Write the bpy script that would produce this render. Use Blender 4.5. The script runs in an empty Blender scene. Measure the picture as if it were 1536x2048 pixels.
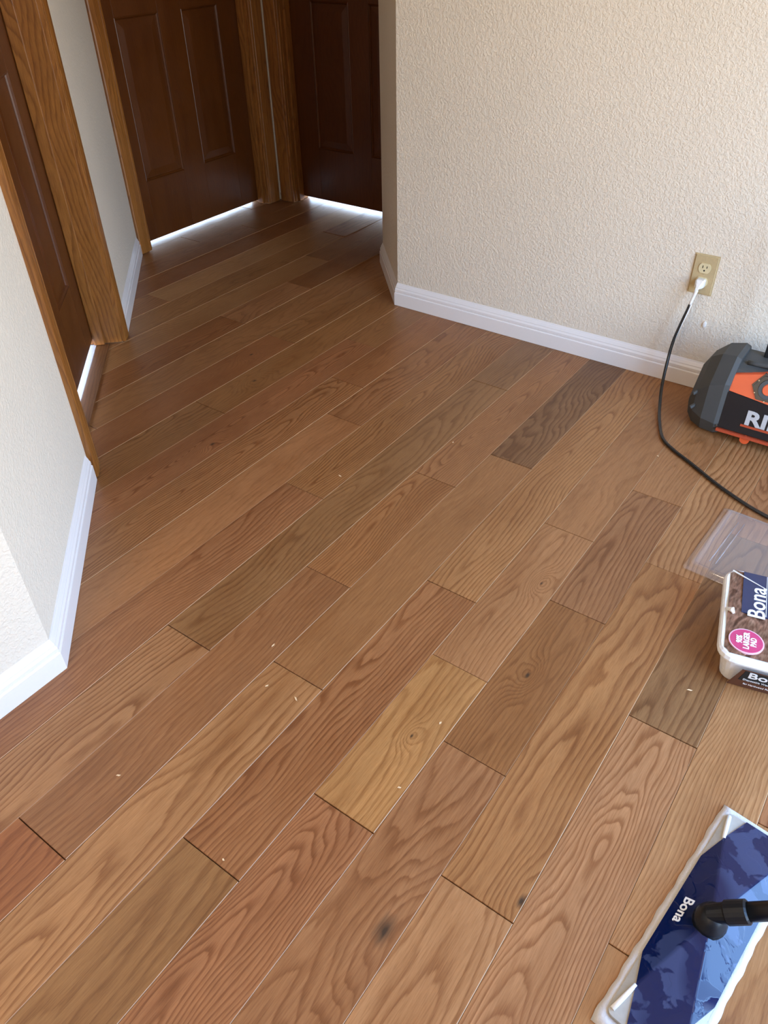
import bpy, bmesh, math, random
from mathutils import Vector, Matrix
C = bpy.context.scene.collection
U = 0.127                      # one plank width in metres; every length below is in plank widths
rnd = random.Random(7)

# ---------------------------------------------------------------- camera
H = 9.446
cam_d = bpy.data.cameras.new('camera'); cam = bpy.data.objects.new('camera', cam_d); C.objects.link(cam)
cam_d.sensor_fit = 'VERTICAL'; cam_d.sensor_height = 36; cam_d.lens = 1529.0/2048*36
cam_d.clip_start = 0.02
RX, RY, RF = ((0.58072726, -0.81391234, -0.01739404), (0.51858817, 0.35337413, 0.77858399), (0.62755251, 0.46116529, -0.6272993))
cam.matrix_world = Matrix(((RX[0], RY[0], -RF[0], 0), (RX[1], RY[1], -RF[1], 0), (RX[2], RY[2], -RF[2], H*U), (0, 0, 0, 1)))
bpy.context.scene.camera = cam

# ---------------------------------------------------------------- view, sky and daylight
sc = bpy.context.scene
vs = sc.view_settings
vs.view_transform = 'Standard'; vs.look = 'None'; vs.gamma = 1.0; vs.use_curve_mapping = False
vs.exposure = 0.0
SKY = 11.8
w = bpy.data.worlds.new('sky'); sc.world = w; w.use_nodes = True
nt = w.node_tree; nt.nodes.clear()
out = nt.nodes.new('ShaderNodeOutputWorld'); bg = nt.nodes.new('ShaderNodeBackground')
tc = nt.nodes.new('ShaderNodeTexCoord'); sp = nt.nodes.new('ShaderNodeSeparateXYZ'); rp = nt.nodes.new('ShaderNodeValToRGB')
nt.links.new(tc.outputs['Generated'], sp.inputs[0])
mr = nt.nodes.new('ShaderNodeMapRange'); mr.inputs[1].default_value = -1; mr.inputs[2].default_value = 1
nt.links.new(sp.outputs[2], mr.inputs[0]); nt.links.new(mr.outputs[0], rp.inputs[0])
e = rp.color_ramp.elements
e[0].position = 0.0; e[0].color = (0.30, 0.27, 0.22, 1)
e[1].position = 0.49; e[1].color = (0.34, 0.31, 0.26, 1)
for pos, col in ((0.515, (1.0, 0.97, 0.92, 1)), (0.58, (0.70, 0.90, 1.15, 1)), (0.70, (0.40, 0.70, 1.18, 1)), (1.0, (0.24, 0.50, 1.05, 1))):
    q = e.new(pos); q.color = col
nt.links.new(rp.outputs[0], bg.inputs[0]); bg.inputs[1].default_value = SKY
nt.links.new(bg.outputs[0], out.inputs[0])
sc.cycles.max_bounces = 10; sc.cycles.diffuse_bounces = 6; sc.cycles.transmission_bounces = 8; sc.cycles.transparent_max_bounces = 12
sc.cycles.caustics_reflective = False; sc.cycles.caustics_refractive = False
sc.cycles.sample_clamp_indirect = 6.0

YW = -8.0
WIN = (1.5, 14.5, 0.6, 16.2)    # sliding glass door opening along x and up z, in the wall at y = YW
def area(name, loc, rot, sx, sy, power, col, portal=False):
    l = bpy.data.lights.new(name, 'AREA'); l.shape = 'RECTANGLE'; l.size = sx*U; l.size_y = sy*U; l.energy = power; l.color = col
    o = bpy.data.objects.new(name, l); C.objects.link(o); o.location = Vector(loc)*U; o.rotation_euler = rot
    if portal: l.cycles.is_portal = True
    return o
area('window_daylight', ((WIN[0]+WIN[1])/2, YW-0.3, (WIN[2]+WIN[3])/2), (math.radians(90), 0, 0), WIN[1]-WIN[0], WIN[3]-WIN[2], 1, (1, 1, 1), True)
# unseen warm fill light added behind the camera to lift the right wall
pl = bpy.data.lights.new('warm_fill', 'POINT'); pl.energy = 29; pl.color = (1.0, 0.84, 0.66); pl.shadow_soft_size = 0.18
po = bpy.data.objects.new('warm_fill', pl); C.objects.link(po); po.location = Vector((-7.2, 4.6, 14.5))*U
# daylit rooms behind the three closed doors
area('room_light', (19.6, 26.5, 5.0), (math.radians(-60), 0, 0), 6, 5, 2.4, (0.86, 0.90, 1.0))
area('room_light', (28.0, 18.3, 5.0), (math.radians(-60), 0, math.radians(-90)), 6, 5, 4.5, (0.86, 0.90, 1.0))
area('room_light', (8.8-2.2, 15.7+2.2, 1.0), (math.radians(-82), 0, math.radians(45)), 5, 1.5, 7, (0.90, 0.90, 1.0))

# ---------------------------------------------------------------- helpers
def lin(c):
    return tuple((v/255/12.92 if v/255 <= 0.04045 else ((v/255+0.055)/1.055)**2.4) for v in c)
def setk(o, label=None, cat=None, group=None, kind=None):
    for k, v in (('label', label), ('category', cat), ('group', group), ('kind', kind)):
        if v: o[k] = v
    return o
def empty(name, loc, label=None, cat=None, kind=None):
    o = bpy.data.objects.new(name, None); C.objects.link(o); o.location = Vector(loc)*U; o.empty_display_size = 0.05
    return setk(o, label, cat, None, kind)
def wloc(o):
    v = Vector((0, 0, 0))
    while o: v = v+o.location; o = o.parent
    return v
def obj(name, bm, m, parent=None, smooth=False, kind=None, centre=True, label=None):
    """link a bmesh given in world plank units as one mesh object; the origin goes to its centre"""
    me = bpy.data.meshes.new(name)
    bmesh.ops.recalc_face_normals(bm, faces=bm.faces[:])
    lo = Vector((min(v.co[i] for v in bm.verts) for i in range(3))); hi = Vector((max(v.co[i] for v in bm.verts) for i in range(3)))
    c = Vector(((lo.x+hi.x)/2, (lo.y+hi.y)/2, (lo.z+hi.z)/2)) if centre else Vector((0, 0, 0))
    for v in bm.verts: v.co = (v.co-c)*U
    for f in bm.faces: f.smooth = smooth
    bm.to_mesh(me); bm.free()
    o = bpy.data.objects.new(name, me); C.objects.link(o)
    if m: me.materials.append(m)
    if parent: o.parent = parent
    o.location = c*U-(wloc(parent) if parent else Vector((0, 0, 0)))
    if kind: o['kind'] = kind
    if label: o['label'] = label
    return o
def B(): return bmesh.new()
def prism(bm, poly, z0, z1, M=None):
    """extrude a plan polygon from z0 to z1"""
    M = M or Matrix.Identity(4)
    a = [bm.verts.new(M @ Vector((x, y, z0))) for x, y in poly]; b = [bm.verts.new(M @ Vector((x, y, z1))) for x, y in poly]
    bm.faces.new(a[::-1]); bm.faces.new(b)
    n = len(poly)
    for i in range(n): bm.faces.new((a[i], a[(i+1) % n], b[(i+1) % n], b[i]))
    return bm
def box(bm, lo, hi, M=None, bev=0.0):
    M = M or Matrix.Identity(4)
    t = bmesh.new()
    prism(t, ((lo[0], lo[1]), (hi[0], lo[1]), (hi[0], hi[1]), (lo[0], hi[1])), lo[2], hi[2])
    if bev: bmesh.ops.bevel(t, geom=t.edges[:], offset=bev, segments=2, affect='EDGES', profile=0.6)
    t.transform(M); add(bm, t)
    return bm
def add(bm, t):
    me = bpy.data.meshes.new('tmp'); t.to_mesh(me); t.free(); bm.from_mesh(me); bpy.data.meshes.remove(me)
def loft(bm, rings, cap=True, closed=True):
    vs_ = [[bm.verts.new(p) for p in r] for r in rings]
    n = len(rings[0])
    for a, b in zip(vs_[:-1], vs_[1:]):
        for i in range(n if closed else n-1):
            bm.faces.new((a[i], a[(i+1) % n], b[(i+1) % n], b[i]))
    if cap and closed:
        bm.faces.new(vs_[0][::-1]); bm.faces.new(vs_[-1])
    return bm
def tube(bm, pts, r, n=12, radii=None):
    pts = [Vector(p) for p in pts]; rings = []
    up = Vector((0.3, 0.2, 1)).normalized()
    for i, p in enumerate(pts):
        t = (pts[min(i+1, len(pts)-1)]-pts[max(i-1, 0)]).normalized()
        a = t.cross(up).normalized(); b = a.cross(t).normalized()
        rr = radii[i] if radii else r
        rings.append([p+(a*math.cos(2*math.pi*k/n)+b*math.sin(2*math.pi*k/n))*rr for k in range(n)])
    return loft(bm, rings)
def spline(pts, n=8):
    """Catmull-Rom through the points"""
    P = [Vector(p) for p in pts]; P = [P[0]*2-P[1]]+P+[P[-1]*2-P[-2]]; o = []
    for i in range(1, len(P)-2):
        for k in range(n):
            t = k/n; a, b, c, d = P[i-1], P[i], P[i+1], P[i+2]
            o.append(0.5*((2*b)+(c-a)*t+(2*a-5*b+4*c-d)*t*t+(3*b-a-3*c+d)*t**3))
    return o+[P[-2]]
def frame(o, x, y, z=None):
    """matrix with the given origin and x, y axes"""
    x = Vector(x).normalized(); z = x.cross(Vector(y)).normalized(); y = z.cross(x)
    return Matrix(((x.x, y.x, z.x, o[0]), (x.y, y.y, z.y, o[1]), (x.z, y.z, z.z, o[2]), (0, 0, 0, 1)))
def text(name, s, size, M, m, parent, depth=0.004, bold=0.0, sx=1.0, align='CENTER', shear=0.0):
    cu = bpy.data.curves.new('t', 'FONT'); cu.body = s; cu.size = size; cu.extrude = depth; cu.offset = bold; cu.align_x = align; cu.align_y = 'CENTER'; cu.shear = shear
    cu.resolution_u = 3
    to = bpy.data.objects.new('t', cu); C.objects.link(to)
    me = bpy.data.meshes.new_from_object(to.evaluated_get(bpy.context.evaluated_depsgraph_get()))
    bpy.data.objects.remove(to); bpy.data.curves.remove(cu)
    bm = B(); bm.from_mesh(me); bpy.data.meshes.remove(me)
    bm.transform(M @ Matrix.Diagonal((sx, 1, 1, 1)))
    return obj(name, bm, m, parent)

# ---------------------------------------------------------------- materials
class NT:
    def __init__(s, name):
        s.m = bpy.data.materials.new(name); s.m.use_nodes = True; s.t = s.m.node_tree; s.t.nodes.clear()
        s.o = s.n('ShaderNodeOutputMaterial'); s.b = s.n('ShaderNodeBsdfPrincipled'); s.l(s.b.outputs[0], s.o.inputs[0])
    def n(s, t): return s.t.nodes.new(t)
    def l(s, a, b): s.t.links.new(a, b)
    def put(s, v, sock):
        if isinstance(v, bpy.types.NodeSocket): s.l(v, sock)
        else: sock.default_value = v
    def math(s, op, a, b=0.0, c=None, clamp=False):
        k = s.n('ShaderNodeMath'); k.operation = op; k.use_clamp = clamp; s.put(a, k.inputs[0]); s.put(b, k.inputs[1])
        if c is not None: s.put(c, k.inputs[2])
        return k.outputs[0]
    def sep(s, v):
        k = s.n('ShaderNodeSeparateXYZ'); s.l(v, k.inputs[0]); return k.outputs
    def comb(s, x, y, z):
        k = s.n('ShaderNodeCombineXYZ')
        for i, v in enumerate((x, y, z)): s.put(v, k.inputs[i])
        return k.outputs[0]
    def noise(s, vec, scale=1.0, detail=2.0, rough=0.5, dist=0.0):
        k = s.n('ShaderNodeTexNoise'); s.l(vec, k.inputs['Vector']); k.inputs['Scale'].default_value = scale
        k.inputs['Detail'].default_value = detail; k.inputs['Roughness'].default_value = rough; k.inputs['Distortion'].default_value = dist
        return k.outputs[0]
    def ramp(s, f, stops, interp='LINEAR'):
        k = s.n('ShaderNodeValToRGB'); s.l(f, k.inputs[0]); el = k.color_ramp.elements; k.color_ramp.interpolation = interp
        while len(el) < len(stops): el.new(0.5)
        for q, (p, c) in zip(el, stops):
            q.position = p; q.color = (c, c, c, 1) if not hasattr(c, '__len__') else (*c[:3], 1)
        return k.outputs[0]
    def mix(s, f, a, b, mode='MIX'):
        k = s.n('ShaderNodeMix'); k.data_type = 'RGBA'; k.blend_type = mode; s.put(f, k.inputs[0])
        for v, i in ((a, 6), (b, 7)):
            if isinstance(v, bpy.types.NodeSocket): s.l(v, k.inputs[i])
            else: k.inputs[i].default_value = (*v[:3], 1)
        return k.outputs[2]
    def attr(s, name):
        k = s.n('ShaderNodeAttribute'); k.attribute_type = 'OBJECT'; k.attribute_name = name; return k
    def bump(s, h, strength, dist=0.001, normal=None):
        k = s.n('ShaderNodeBump'); s.put(h, k.inputs['Height']); k.inputs['Strength'].default_value = strength; k.inputs['Distance'].default_value = dist
        if normal: s.l(normal, k.inputs['Normal'])
        return k.outputs[0]
    def set(s, **kw):
        for k, v in kw.items():
            sock = s.b.inputs[k.replace('_', ' ')]
            if isinstance(v, bpy.types.NodeSocket): s.l(v, sock)
            elif hasattr(v, '__len__') and len(v) == 3: sock.default_value = (*v, 1)
            else: sock.default_value = v
        return s
def plain(name, col, rough=0.5, spec=0.5, bump=0.0, bscale=300, var=0.05, **kw):
    k = NT(name); k.set(Base_Color=col, Roughness=rough, **kw); k.b.inputs['Specular IOR Level'].default_value = spec
    t = k.n('ShaderNodeTexCoord'); v = k.noise(t.outputs['Object'], bscale/2, 2)
    k.l(k.mix(1.0, col, k.ramp(v, ((0.3, 1-var), (0.7, 1+var*0.6))), 'MULTIPLY'), k.b.inputs['Base Color'])
    if bump: k.l(k.bump(k.noise(t.outputs['Object'], bscale, 3), bump), k.b.inputs['Normal'])
    return k.m
def wood(name, axis='x', base=None, dark=(0.54, 0.43, 0.34), rough=0.42, coat=0.0, spec=0.5, figure=1.0):
    """oak: growth rings of a trunk cut lengthwise, pores and a knot; tone, rings and knot come from each board's own properties"""
    k = NT(name); t = k.n('ShaderNodeTexCoord')
    x, y, z = k.sep(t.outputs['Object'])
    s = 1/U
    x, y, z = (k.math('MULTIPLY', q, s) for q in (x, y, z))
    if axis == 'z': x, y = z, k.math('ADD', k.math('MULTIPLY', x, 1.3), k.math('MULTIPLY', y, 0.5))
    elif axis == 'y': x, y = y, k.math('ADD', x, k.math('MULTIPLY', z, 0.7))
    elif axis == 'd': x, y = k.math('MULTIPLY', k.math('ADD', x, y), 0.7071), k.math('MULTIPLY', k.math('SUBTRACT', x, y), 0.7071)
    oi = k.n('ShaderNodeObjectInfo'); R = oi.outputs['Random']
    seed = k.math('MULTIPLY', R, 371.0)
    if base is None:
        gr = k.sep(k.attr('grain').outputs['Vector']); kn = k.sep(k.attr('knot').outputs['Vector']); of = k.sep(k.attr('figure').outputs['Vector'])
        freq, z0, slope = gr; freq = k.math('MULTIPLY', freq, 2.0); y0, contrast, streak = of; contrast = k.math('MULTIPLY', contrast, 1.3)
        kx = k.math('MULTIPLY', k.math('SUBTRACT', x, kn[0]), 0.5); ky = k.math('SUBTRACT', y, kn[1])
        kd = k.math('DIVIDE', k.math('SQRT', k.math('ADD', k.math('MULTIPLY', kx, kx), k.math('MULTIPLY', ky, ky))), kn[2])
    else:
        freq = 15.0; z0 = 0.35; slope = 0.02; y0 = k.math('SUBTRACT', k.math('MULTIPLY', R, 1.2), 0.6); contrast = figure; streak = 0.5; kd = None
    v1 = k.comb(k.math('MULTIPLY', x, 0.22), k.math('MULTIPLY', y, 0.45), seed)
    w1 = k.math('SUBTRACT', k.noise(v1, 1.0, 1.5), 0.5)
    v2 = k.comb(k.math('MULTIPLY', x, 0.42), k.math('MULTIPLY', y, 1.5), k.math('ADD', seed, 7.7))
    w2 = k.math('SUBTRACT', k.noise(v2, 1.0, 2.0), 0.5)
    yy = k.math('ADD', k.math('SUBTRACT', y, y0), k.math('MULTIPLY', w1, 1.1))
    zz = k.math('ADD', k.math('ADD', z0, k.math('MULTIPLY', x, slope)), k.math('MULTIPLY', w2, 0.42))
    if kd is not None:
        zz = k.math('ADD', zz, k.math('MULTIPLY', k.math('EXPONENT', k.math('MULTIPLY', k.math('MULTIPLY', kd, kd), -0.22)), 0.38))
    r = k.math('MULTIPLY', k.math('SQRT', k.math('ADD', k.math('MULTIPLY', yy, yy), k.math('MULTIPLY', zz, zz))), freq)
    v3 = k.comb(k.math('MULTIPLY', x, 1.3), k.math('MULTIPLY', y, 14.0), seed)
    w3 = k.math('SUBTRACT', k.noise(v3, 1.0, 2.0), 0.5)
    r = k.math('ADD', r, k.math('MULTIPLY', w3, 0.55))
    fr = k.math('FRACT', r)
    ring = k.ramp(fr, ((0.0, 0.15), (0.08, 1.0), (0.22, 0.70), (0.48, 0.14), (0.90, 0.0), (1.0, 0.15)))
    # how strongly the figure shows wanders along the board
    v4 = k.comb(k.math('MULTIPLY', x, 0.7), k.math('MULTIPLY', y, 2.5), k.math('ADD', seed, 31.0))
    vis = k.ramp(k.noise(v4, 1.0, 2.0), ((0.30, 0.62), (0.62, 1.0)))
    ring = k.math('MULTIPLY', k.math('MULTIPLY', ring, vis), contrast, clamp=True)
    pv = k.comb(k.math('MULTIPLY', x, 4.0), k.math('MULTIPLY', y, 75.0), seed)
    pore = k.ramp(k.noise(pv, 1.0, 3.0, 0.65), ((0.36, 1.0), (0.56, 0.0)))
    pv2 = k.comb(k.math('MULTIPLY', x, 1.3), k.math('MULTIPLY', y, 26.0), k.math('ADD', seed, 3.0))
    pore2 = k.ramp(k.noise(pv2, 1.0, 3.0, 0.6), ((0.30, 0.0), (0.72, 1.0)))
    col = oi.outputs['Color'] if base is None else None
    if col is None:
        rgb = k.n('ShaderNodeRGB'); rgb.outputs[0].default_value = (*base, 1); col = rgb.outputs[0]
    # slow drift of tone along and across the board
    drift = k.noise(k.comb(k.math('MULTIPLY', x, 0.35), k.math('MULTIPLY', y, 1.4), k.math('ADD', seed, 51.0)), 1.0, 2.0)
    col = k.mix(1.0, col, k.ramp(drift, ((0.28, (0.86, 0.80, 0.74)), (0.5, (1, 1, 1)), (0.72, (1.10, 1.10, 1.10)))), 'MULTIPLY')
    c2 = k.mix(1.0, col, dark, 'MULTIPLY')
    col = k.mix(k.math('MULTIPLY', ring, 0.95), col, c2)
    col = k.mix(k.math('MULTIPLY', pore, k.math('ADD', 0.32, k.math('MULTIPLY', ring, 0.40))), col, k.mix(1.0, c2, (0.75, 0.70, 0.66), 'MULTIPLY'))
    col = k.mix(k.math('MULTIPLY', pore2, k.math('MULTIPLY', streak, 0.72)), col, c2)
    if kd is not None:
        col = k.mix(k.ramp(k.math('ADD', kd, k.math('MULTIPLY', w3, 0.4)), ((0.10, 0.95), (0.22, 0.55), (0.42, 0.0))), col, (0.035, 0.020, 0.012))
    k.l(col, k.b.inputs['Base Color'])
    rv = k.ramp(k.noise(t.outputs['Object'], 9.0, 3.0), ((0.3, rough-0.05), (0.7, rough+0.06)))
    k.l(rv, k.b.inputs['Roughness']); k.b.inputs['Specular IOR Level'].default_value = spec
    if coat: k.set(Coat_Weight=coat, Coat_Roughness=0.22)
    k.l(k.bump(k.math('ADD', pore, k.math('MULTIPLY', ring, 0.4)), 0.10, 0.0004), k.b.inputs['Normal'])
    return k.m
def wall_paint(name, col):
    k = NT(name); t = k.n('ShaderNodeTexCoord'); v = t.outputs['Object']
    a = k.ramp(k.noise(v, 120.0, 2.5, 0.55, 0.6), ((0.40, 0.0), (0.62, 1.0)))
    b = k.noise(v, 320.0, 2.0)
    h = k.math('ADD', a, k.math('MULTIPLY', b, 0.35))
    k.l(k.bump(h, 0.52, 0.0015), k.b.inputs['Normal'])
    mot = k.ramp(k.noise(v, 2.5, 3.0), ((0.3, 0.965), (0.7, 1.02)))
    k.l(k.mix(1.0, col, mot, 'MULTIPLY'), k.b.inputs['Base Color'])
    k.set(Roughness=0.62); k.b.inputs['Specular IOR Level'].default_value = 0.35
    return k.m
M_plank = wood('oak_plank', 'x', None, rough=0.40, coat=0.08, spec=0.4)
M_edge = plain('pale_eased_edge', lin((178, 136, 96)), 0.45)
M_plank_y = wood('oak_plank_doorway', 'd', lin((120, 80, 48)), rough=0.40, coat=0.08, spec=0.4)
M_case = wood('stained_oak_casing', 'z', lin((158, 103, 47)), dark=(0.50, 0.42, 0.36), rough=0.38, figure=0.9)
M_case_x = wood('stained_oak_head', 'y', lin((158, 103, 47)), dark=(0.50, 0.42, 0.36), rough=0.38, figure=0.9)
M_door = wood('stained_birch_door', 'z', lin((92, 49, 15)), dark=(0.72, 0.66, 0.62), rough=0.36, figure=0.55)
M_wall = wall_paint('textured_cream_paint', lin((226, 216, 199)))
M_base = plain('white_semigloss_paint', lin((232, 228, 226)), 0.32, 0.5, var=0.008)
M_ceil = plain('flat_white_ceiling', lin((232, 228, 220)), 0.9, 0.2, 0.3, 120)
M_sub = plain('subfloor_board', lin((70, 48, 30)), 0.8)
M_otherfloor = plain('pale_floor_beyond', lin((200, 195, 195)), 0.4)

# ---------------------------------------------------------------- setting: floor of planks
sub = B(); box(sub, (-9, -11, -0.30), (30, 30, -0.145))
floor = obj('floor', sub, M_sub, None, kind='structure', centre=False)
Y0 = 2.2013                    # y of seam 0; row r lies between seam r-1 and seam r
MEAN = (177, 122, 75)
def tone(c, f=0.79): return (*[min(1, v*f) for v in lin([m+(v-m)*0.66 for v, m in zip((c[0]+6, c[1]+2, c[2]-4), MEAN)])], 1)
def fu(x): return x
# row: (joints, [tone of each board from low x to high x], {board index: dict of overrides})
ROWS = {
 4: ([], [(186, 130, 92)], {0: dict(grain=(9, .12, .06), figure=(.25, 1.0, .4))}),
 3: ([4.46], [(186, 138, 92), (206, 160, 114)], {1: dict(grain=(11, .3, .015), figure=(-.5, .8, .6)), 0: dict(figure=(.6, .15, .3))}),
 2: ([7.61, 12.6], [(198, 149, 110), (134, 103, 72), (178, 130, 92)], {0: dict(grain=(12, .1, .07), figure=(.15, 1.0, .7)), 1: dict(grain=(7, .3, .06), figure=(.2, .9, .35))}),
 1: ([4.02, 10.94], [(198, 150, 108), (182, 132, 86), (196, 150, 106)], {0: dict(grain=(6, .25, .05), figure=(.1, .7, .5)), 1: dict(grain=(6, .35, .03), figure=(.1, .9, .5), knot=(4.30, 1.24, .15)), 2: dict(grain=(7, .6, .01), figure=(.9, 1.0, .4))}),
 0: ([5.68, 9.105, 12.87], [(176, 128, 92), (146, 100, 62), (160, 115, 82), (178, 130, 90)], {0: dict(grain=(8, .5, .02), figure=(.2, .8, .7), knot=(3.08, 2.40, .32)), 1: dict(figure=(-.1, .6, .5), grain=(8, .2, .05), knot=(7.42, 2.76, .09)), 2: dict(grain=(6, .15, .09), figure=(.1, .9, .5)), 3: dict(figure=(.0, .5, .5), grain=(7, .2, .06))}),
 -1: ([3.975, 6.945, 10.93], [(172, 118, 84), (202, 154, 98), (182, 134, 94), (176, 128, 88)], {0: dict(grain=(13, .10, .09), figure=(.12, 1.0, .5)), 1: dict(grain=(6, .4, .02), figure=(.3, .7, .6), knot=(5.48, 3.62, .06)), 2: dict(grain=(8, .2, .05), figure=(.0, .6, .4), knot=(9.38, 3.5, .08)), 3: dict(figure=(.3, .35, .5))}),
 -2: ([2.52, 8.32], [(154, 116, 76), (174, 122, 84), (186, 138, 92)], {0: dict(grain=(4, .3, .04), figure=(.1, .6, .5)), 1: dict(grain=(9, .45, .012), figure=(.35, 1.0, .6)), 2: dict(grain=(7, .1, .05), figure=(.1, .9, .4))}),
 -3: ([5.385, 12.375], [(192, 146, 102), (166, 120, 80), (122, 92, 66)], {0: dict(grain=(6, .15, .06), figure=(.05, .8, .5)), 1: dict(figure=(.8, .3, .6)), 2: dict(grain=(11, .9, .0), figure=(.6, 1.0, .6))}),
 -4: ([1.45, 7.385, 10.93], [(162, 100, 64), (158, 112, 78), (172, 122, 80), (166, 118, 80)], {0: dict(grain=(8, .5, .02), figure=(.4, .8, .6)), 1: dict(figure=(.5, .5, .7)), 2: dict(grain=(9, .2, .04), figure=(.2, .9, .5)), 3: dict(grain=(10, .1, .07), figure=(.1, .8, .4))}),
 -5: ([4.96, 14.985], [(184, 140, 102), (148, 112, 76), (140, 106, 74)], {0: dict(grain=(7, .5, .015), figure=(-.5, 1.0, .3)), 1: dict(grain=(6, .15, .05), figure=(.1, .65, .4), knot=(7.96, 7.18, .06))}),
 -6: ([9.095], [(170, 120, 86), (166, 120, 78)], {0: dict(grain=(9, .6, .01), figure=(.6, .8, .7)), 1: dict(grain=(9, .1, .05), figure=(.1, .95, .4))}),
 -7: ([11.715], [(182, 130, 90), (168, 118, 80)], {0: dict(figure=(.1, .30, .4), grain=(7, .2, .05)), 1: dict(grain=(8, .5, .02), figure=(.4, .8, .5))}),
 -8: ([13.13], [(172, 122, 82), (160, 106, 68)], {0: dict(grain=(9, .08, .06), figure=(.1, .95, .5)), 1: dict(grain=(8, .15, .06))}),
 -9: ([15.05], [(170, 115, 80), (164, 118, 78)], {0: dict(grain=(11, .06, .05), figure=(.0, 1.0, .4), knot=(9.26, 11.51, .12))}),
 -10: ([10.355], [(158, 114, 74), (160, 114, 72)], {1: dict(knot=(11.9, 12.7, .12), figure=(.1, .4, .3)), 0: dict(figure=(.6, .8, .5))}),
 -11: ([14.05], [(160, 104, 68), (164, 118, 76)], {0: dict(figure=(.2, .3, .3), knot=(12.9, 13.75, .1))}),
 -12: ([], [(166, 118, 78)], {0: dict(figure=(.2, .4, .3))}),
 -13: ([14.2, 17.15], [(158, 104, 66), (174, 124, 86), (140, 92, 58)], {}),
 -14: ([19.25], [(172, 128, 86), (150, 106, 70)], {}),
 -15: ([21.41], [(166, 122, 80), (150, 98, 62)], {}),
 -16: ([], [(188, 144, 100)], {0: dict(figure=(.4, .3, .4))}),
 -17: ([], [(150, 96, 60)], {}),
 -18: ([20.3], [(144, 92, 58), (156, 108, 70)], {}),
 -19: ([18.2], [(160, 112, 74), (150, 100, 64)], {}),
 -20: ([21.9], [(152, 104, 68), (160, 112, 74)], {}),
 -21: ([], [(158, 110, 72)], {}),
}
RANDT = [(176, 126, 86), (186, 140, 96), (160, 112, 76), (168, 116, 80), (196, 148, 102)]
def xlimits(r):
    yl, yh = Y0-r, Y0-r+1
    lo = -8.2 if yh < 9.3 else max(-8.2, yl-6.9 if yl > 13.0 else yl-5.9)
    if yh < 12.35: hi = 17.72
    elif yl < 15.2: hi = min(24.3, yh+5.4)
    else: hi = 25.2
    return lo, hi
def plank(x0, x1, y0, y1, col, ov):
    g = 0.003; b = 0.007; d = 0.006; t = 0.13
    dz = rnd.uniform(-0.004, 0.004)
    X0, X1, Y0_, Y1 = x0+g*2.2, x1-g*2.2, y0+g*0.6, y1-g*0.6
    bm = B(); rings = []
    for ins, z in ((0, -t), (0, -d), (b, 0)):
        rings.append([(X0+ins, Y0_+ins, z+dz), (X1-ins, Y0_+ins, z+dz), (X1-ins, Y1-ins, z+dz), (X0+ins, Y1-ins, z+dz)])
    loft(bm, rings)
    o = obj('plank', bm, M_plank, floor); o.data.materials.append(M_edge)
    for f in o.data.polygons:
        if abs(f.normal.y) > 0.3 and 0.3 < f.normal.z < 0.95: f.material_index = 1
    o.color = col
    cx, cy = (x0+x1)/2, (y0+y1)/2
    o['grain'] = list(ov.get('grain', (rnd.uniform(6, 11), rnd.choice((.1, .2, .5, .7)), rnd.uniform(.01, .06)*rnd.choice((1, -1)))))
    o['figure'] = list(ov.get('figure', (rnd.uniform(-.6, .6), rnd.uniform(.4, .9), rnd.uniform(.3, .7))))
    kn = ov.get('knot')
    o['knot'] = [kn[0]-cx, kn[1]-cy, kn[2]*1.0] if kn else [60.0, 0.0, 0.2]
    for key in ('grain', 'figure', 'knot'): o[key] = [float(v) for v in o[key]]
    return o
for r in range(-21, 13):
    lo, hi = xlimits(r)
    joints, tones, ovs = ROWS.get(r, ([], [], {}))
    n0 = len(joints)
    cuts = sorted(joints)
    if not tones: tones = [rnd.choice(RANDT)]
    segs = []
    ed = [lo]+[c for c in cuts]+[hi]
    for i in range(len(ed)-1): segs.append((ed[i], ed[i+1], tones[min(i, len(tones)-1)], ovs.get(i, {})))
    # split only over-long boards, off at the unseen end
    fin = []
    for i, (a, b_, c, ov) in enumerate(segs):
        if b_-a > 13 and i == 0:
            m_ = b_-rnd.uniform(10.5, 12.5); fin.append((a, m_, rnd.choice(RANDT), {})); a = m_
        fin.append((a, b_, c, ov))
    for a, b_, c, ov in fin:
        if b_-a > 0.15: plank(a, b_, Y0-r, Y0-r+1, tone(c), ov)

# ---------------------------------------------------------------- setting: walls
S2 = 2**-0.5
def SQ(s, q): return ((s+q)*S2, (s-q)*S2)          # along and out from the 45 degree hall wall
ZC = 19.2; ZD = 16.15                              # ceiling, door opening heights
def shrink(o): return o
bl = B()
prism(bl, [(-8, 8.91), (3.36, 8.91), SQ(14.26, -4.08), SQ(14.26, -5.0), (2.9, 9.9), (-8, 9.9)], 0, ZC)
prism(bl, [SQ(20.34, -4.08), (16.25, 22.10), (15.6, 22.9), SQ(20.34, -5.0)], 0, ZC)
prism(bl, [SQ(14.26, -4.08), SQ(20.34, -4.08), SQ(20.34, -5.0), SQ(14.26, -5.0)], ZD, ZC)
wall_left = obj('wall_left', bl, M_wall, kind='structure', centre=False)
bf = B()
prism(bf, [(16.25, 22.10), (16.66, 22.10), (16.66, 22.95), (15.6, 22.95)], 0, ZC)
prism(bf, [(22.80, 22.10), (23.50, 22.10), (23.50, 21.38), (24.35, 21.38), (24.35, 22.95), (22.80, 22.95)], 0, ZC)
prism(bf, [(16.66, 22.10), (22.80, 22.10), (22.80, 22.95), (16.66, 22.95)], ZD, ZC)
prism(bf, [(23.50, 14.2), (24.35, 14.2), (24.35, 15.02), (23.50, 15.02)], 0, ZC)
prism(bf, [(23.50, 15.02), (24.35, 15.02), (24.35, 21.38), (23.50, 21.38)], ZD, ZC)
wall_far = obj('wall_far', bf, M_wall, kind='structure', centre=False)
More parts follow.
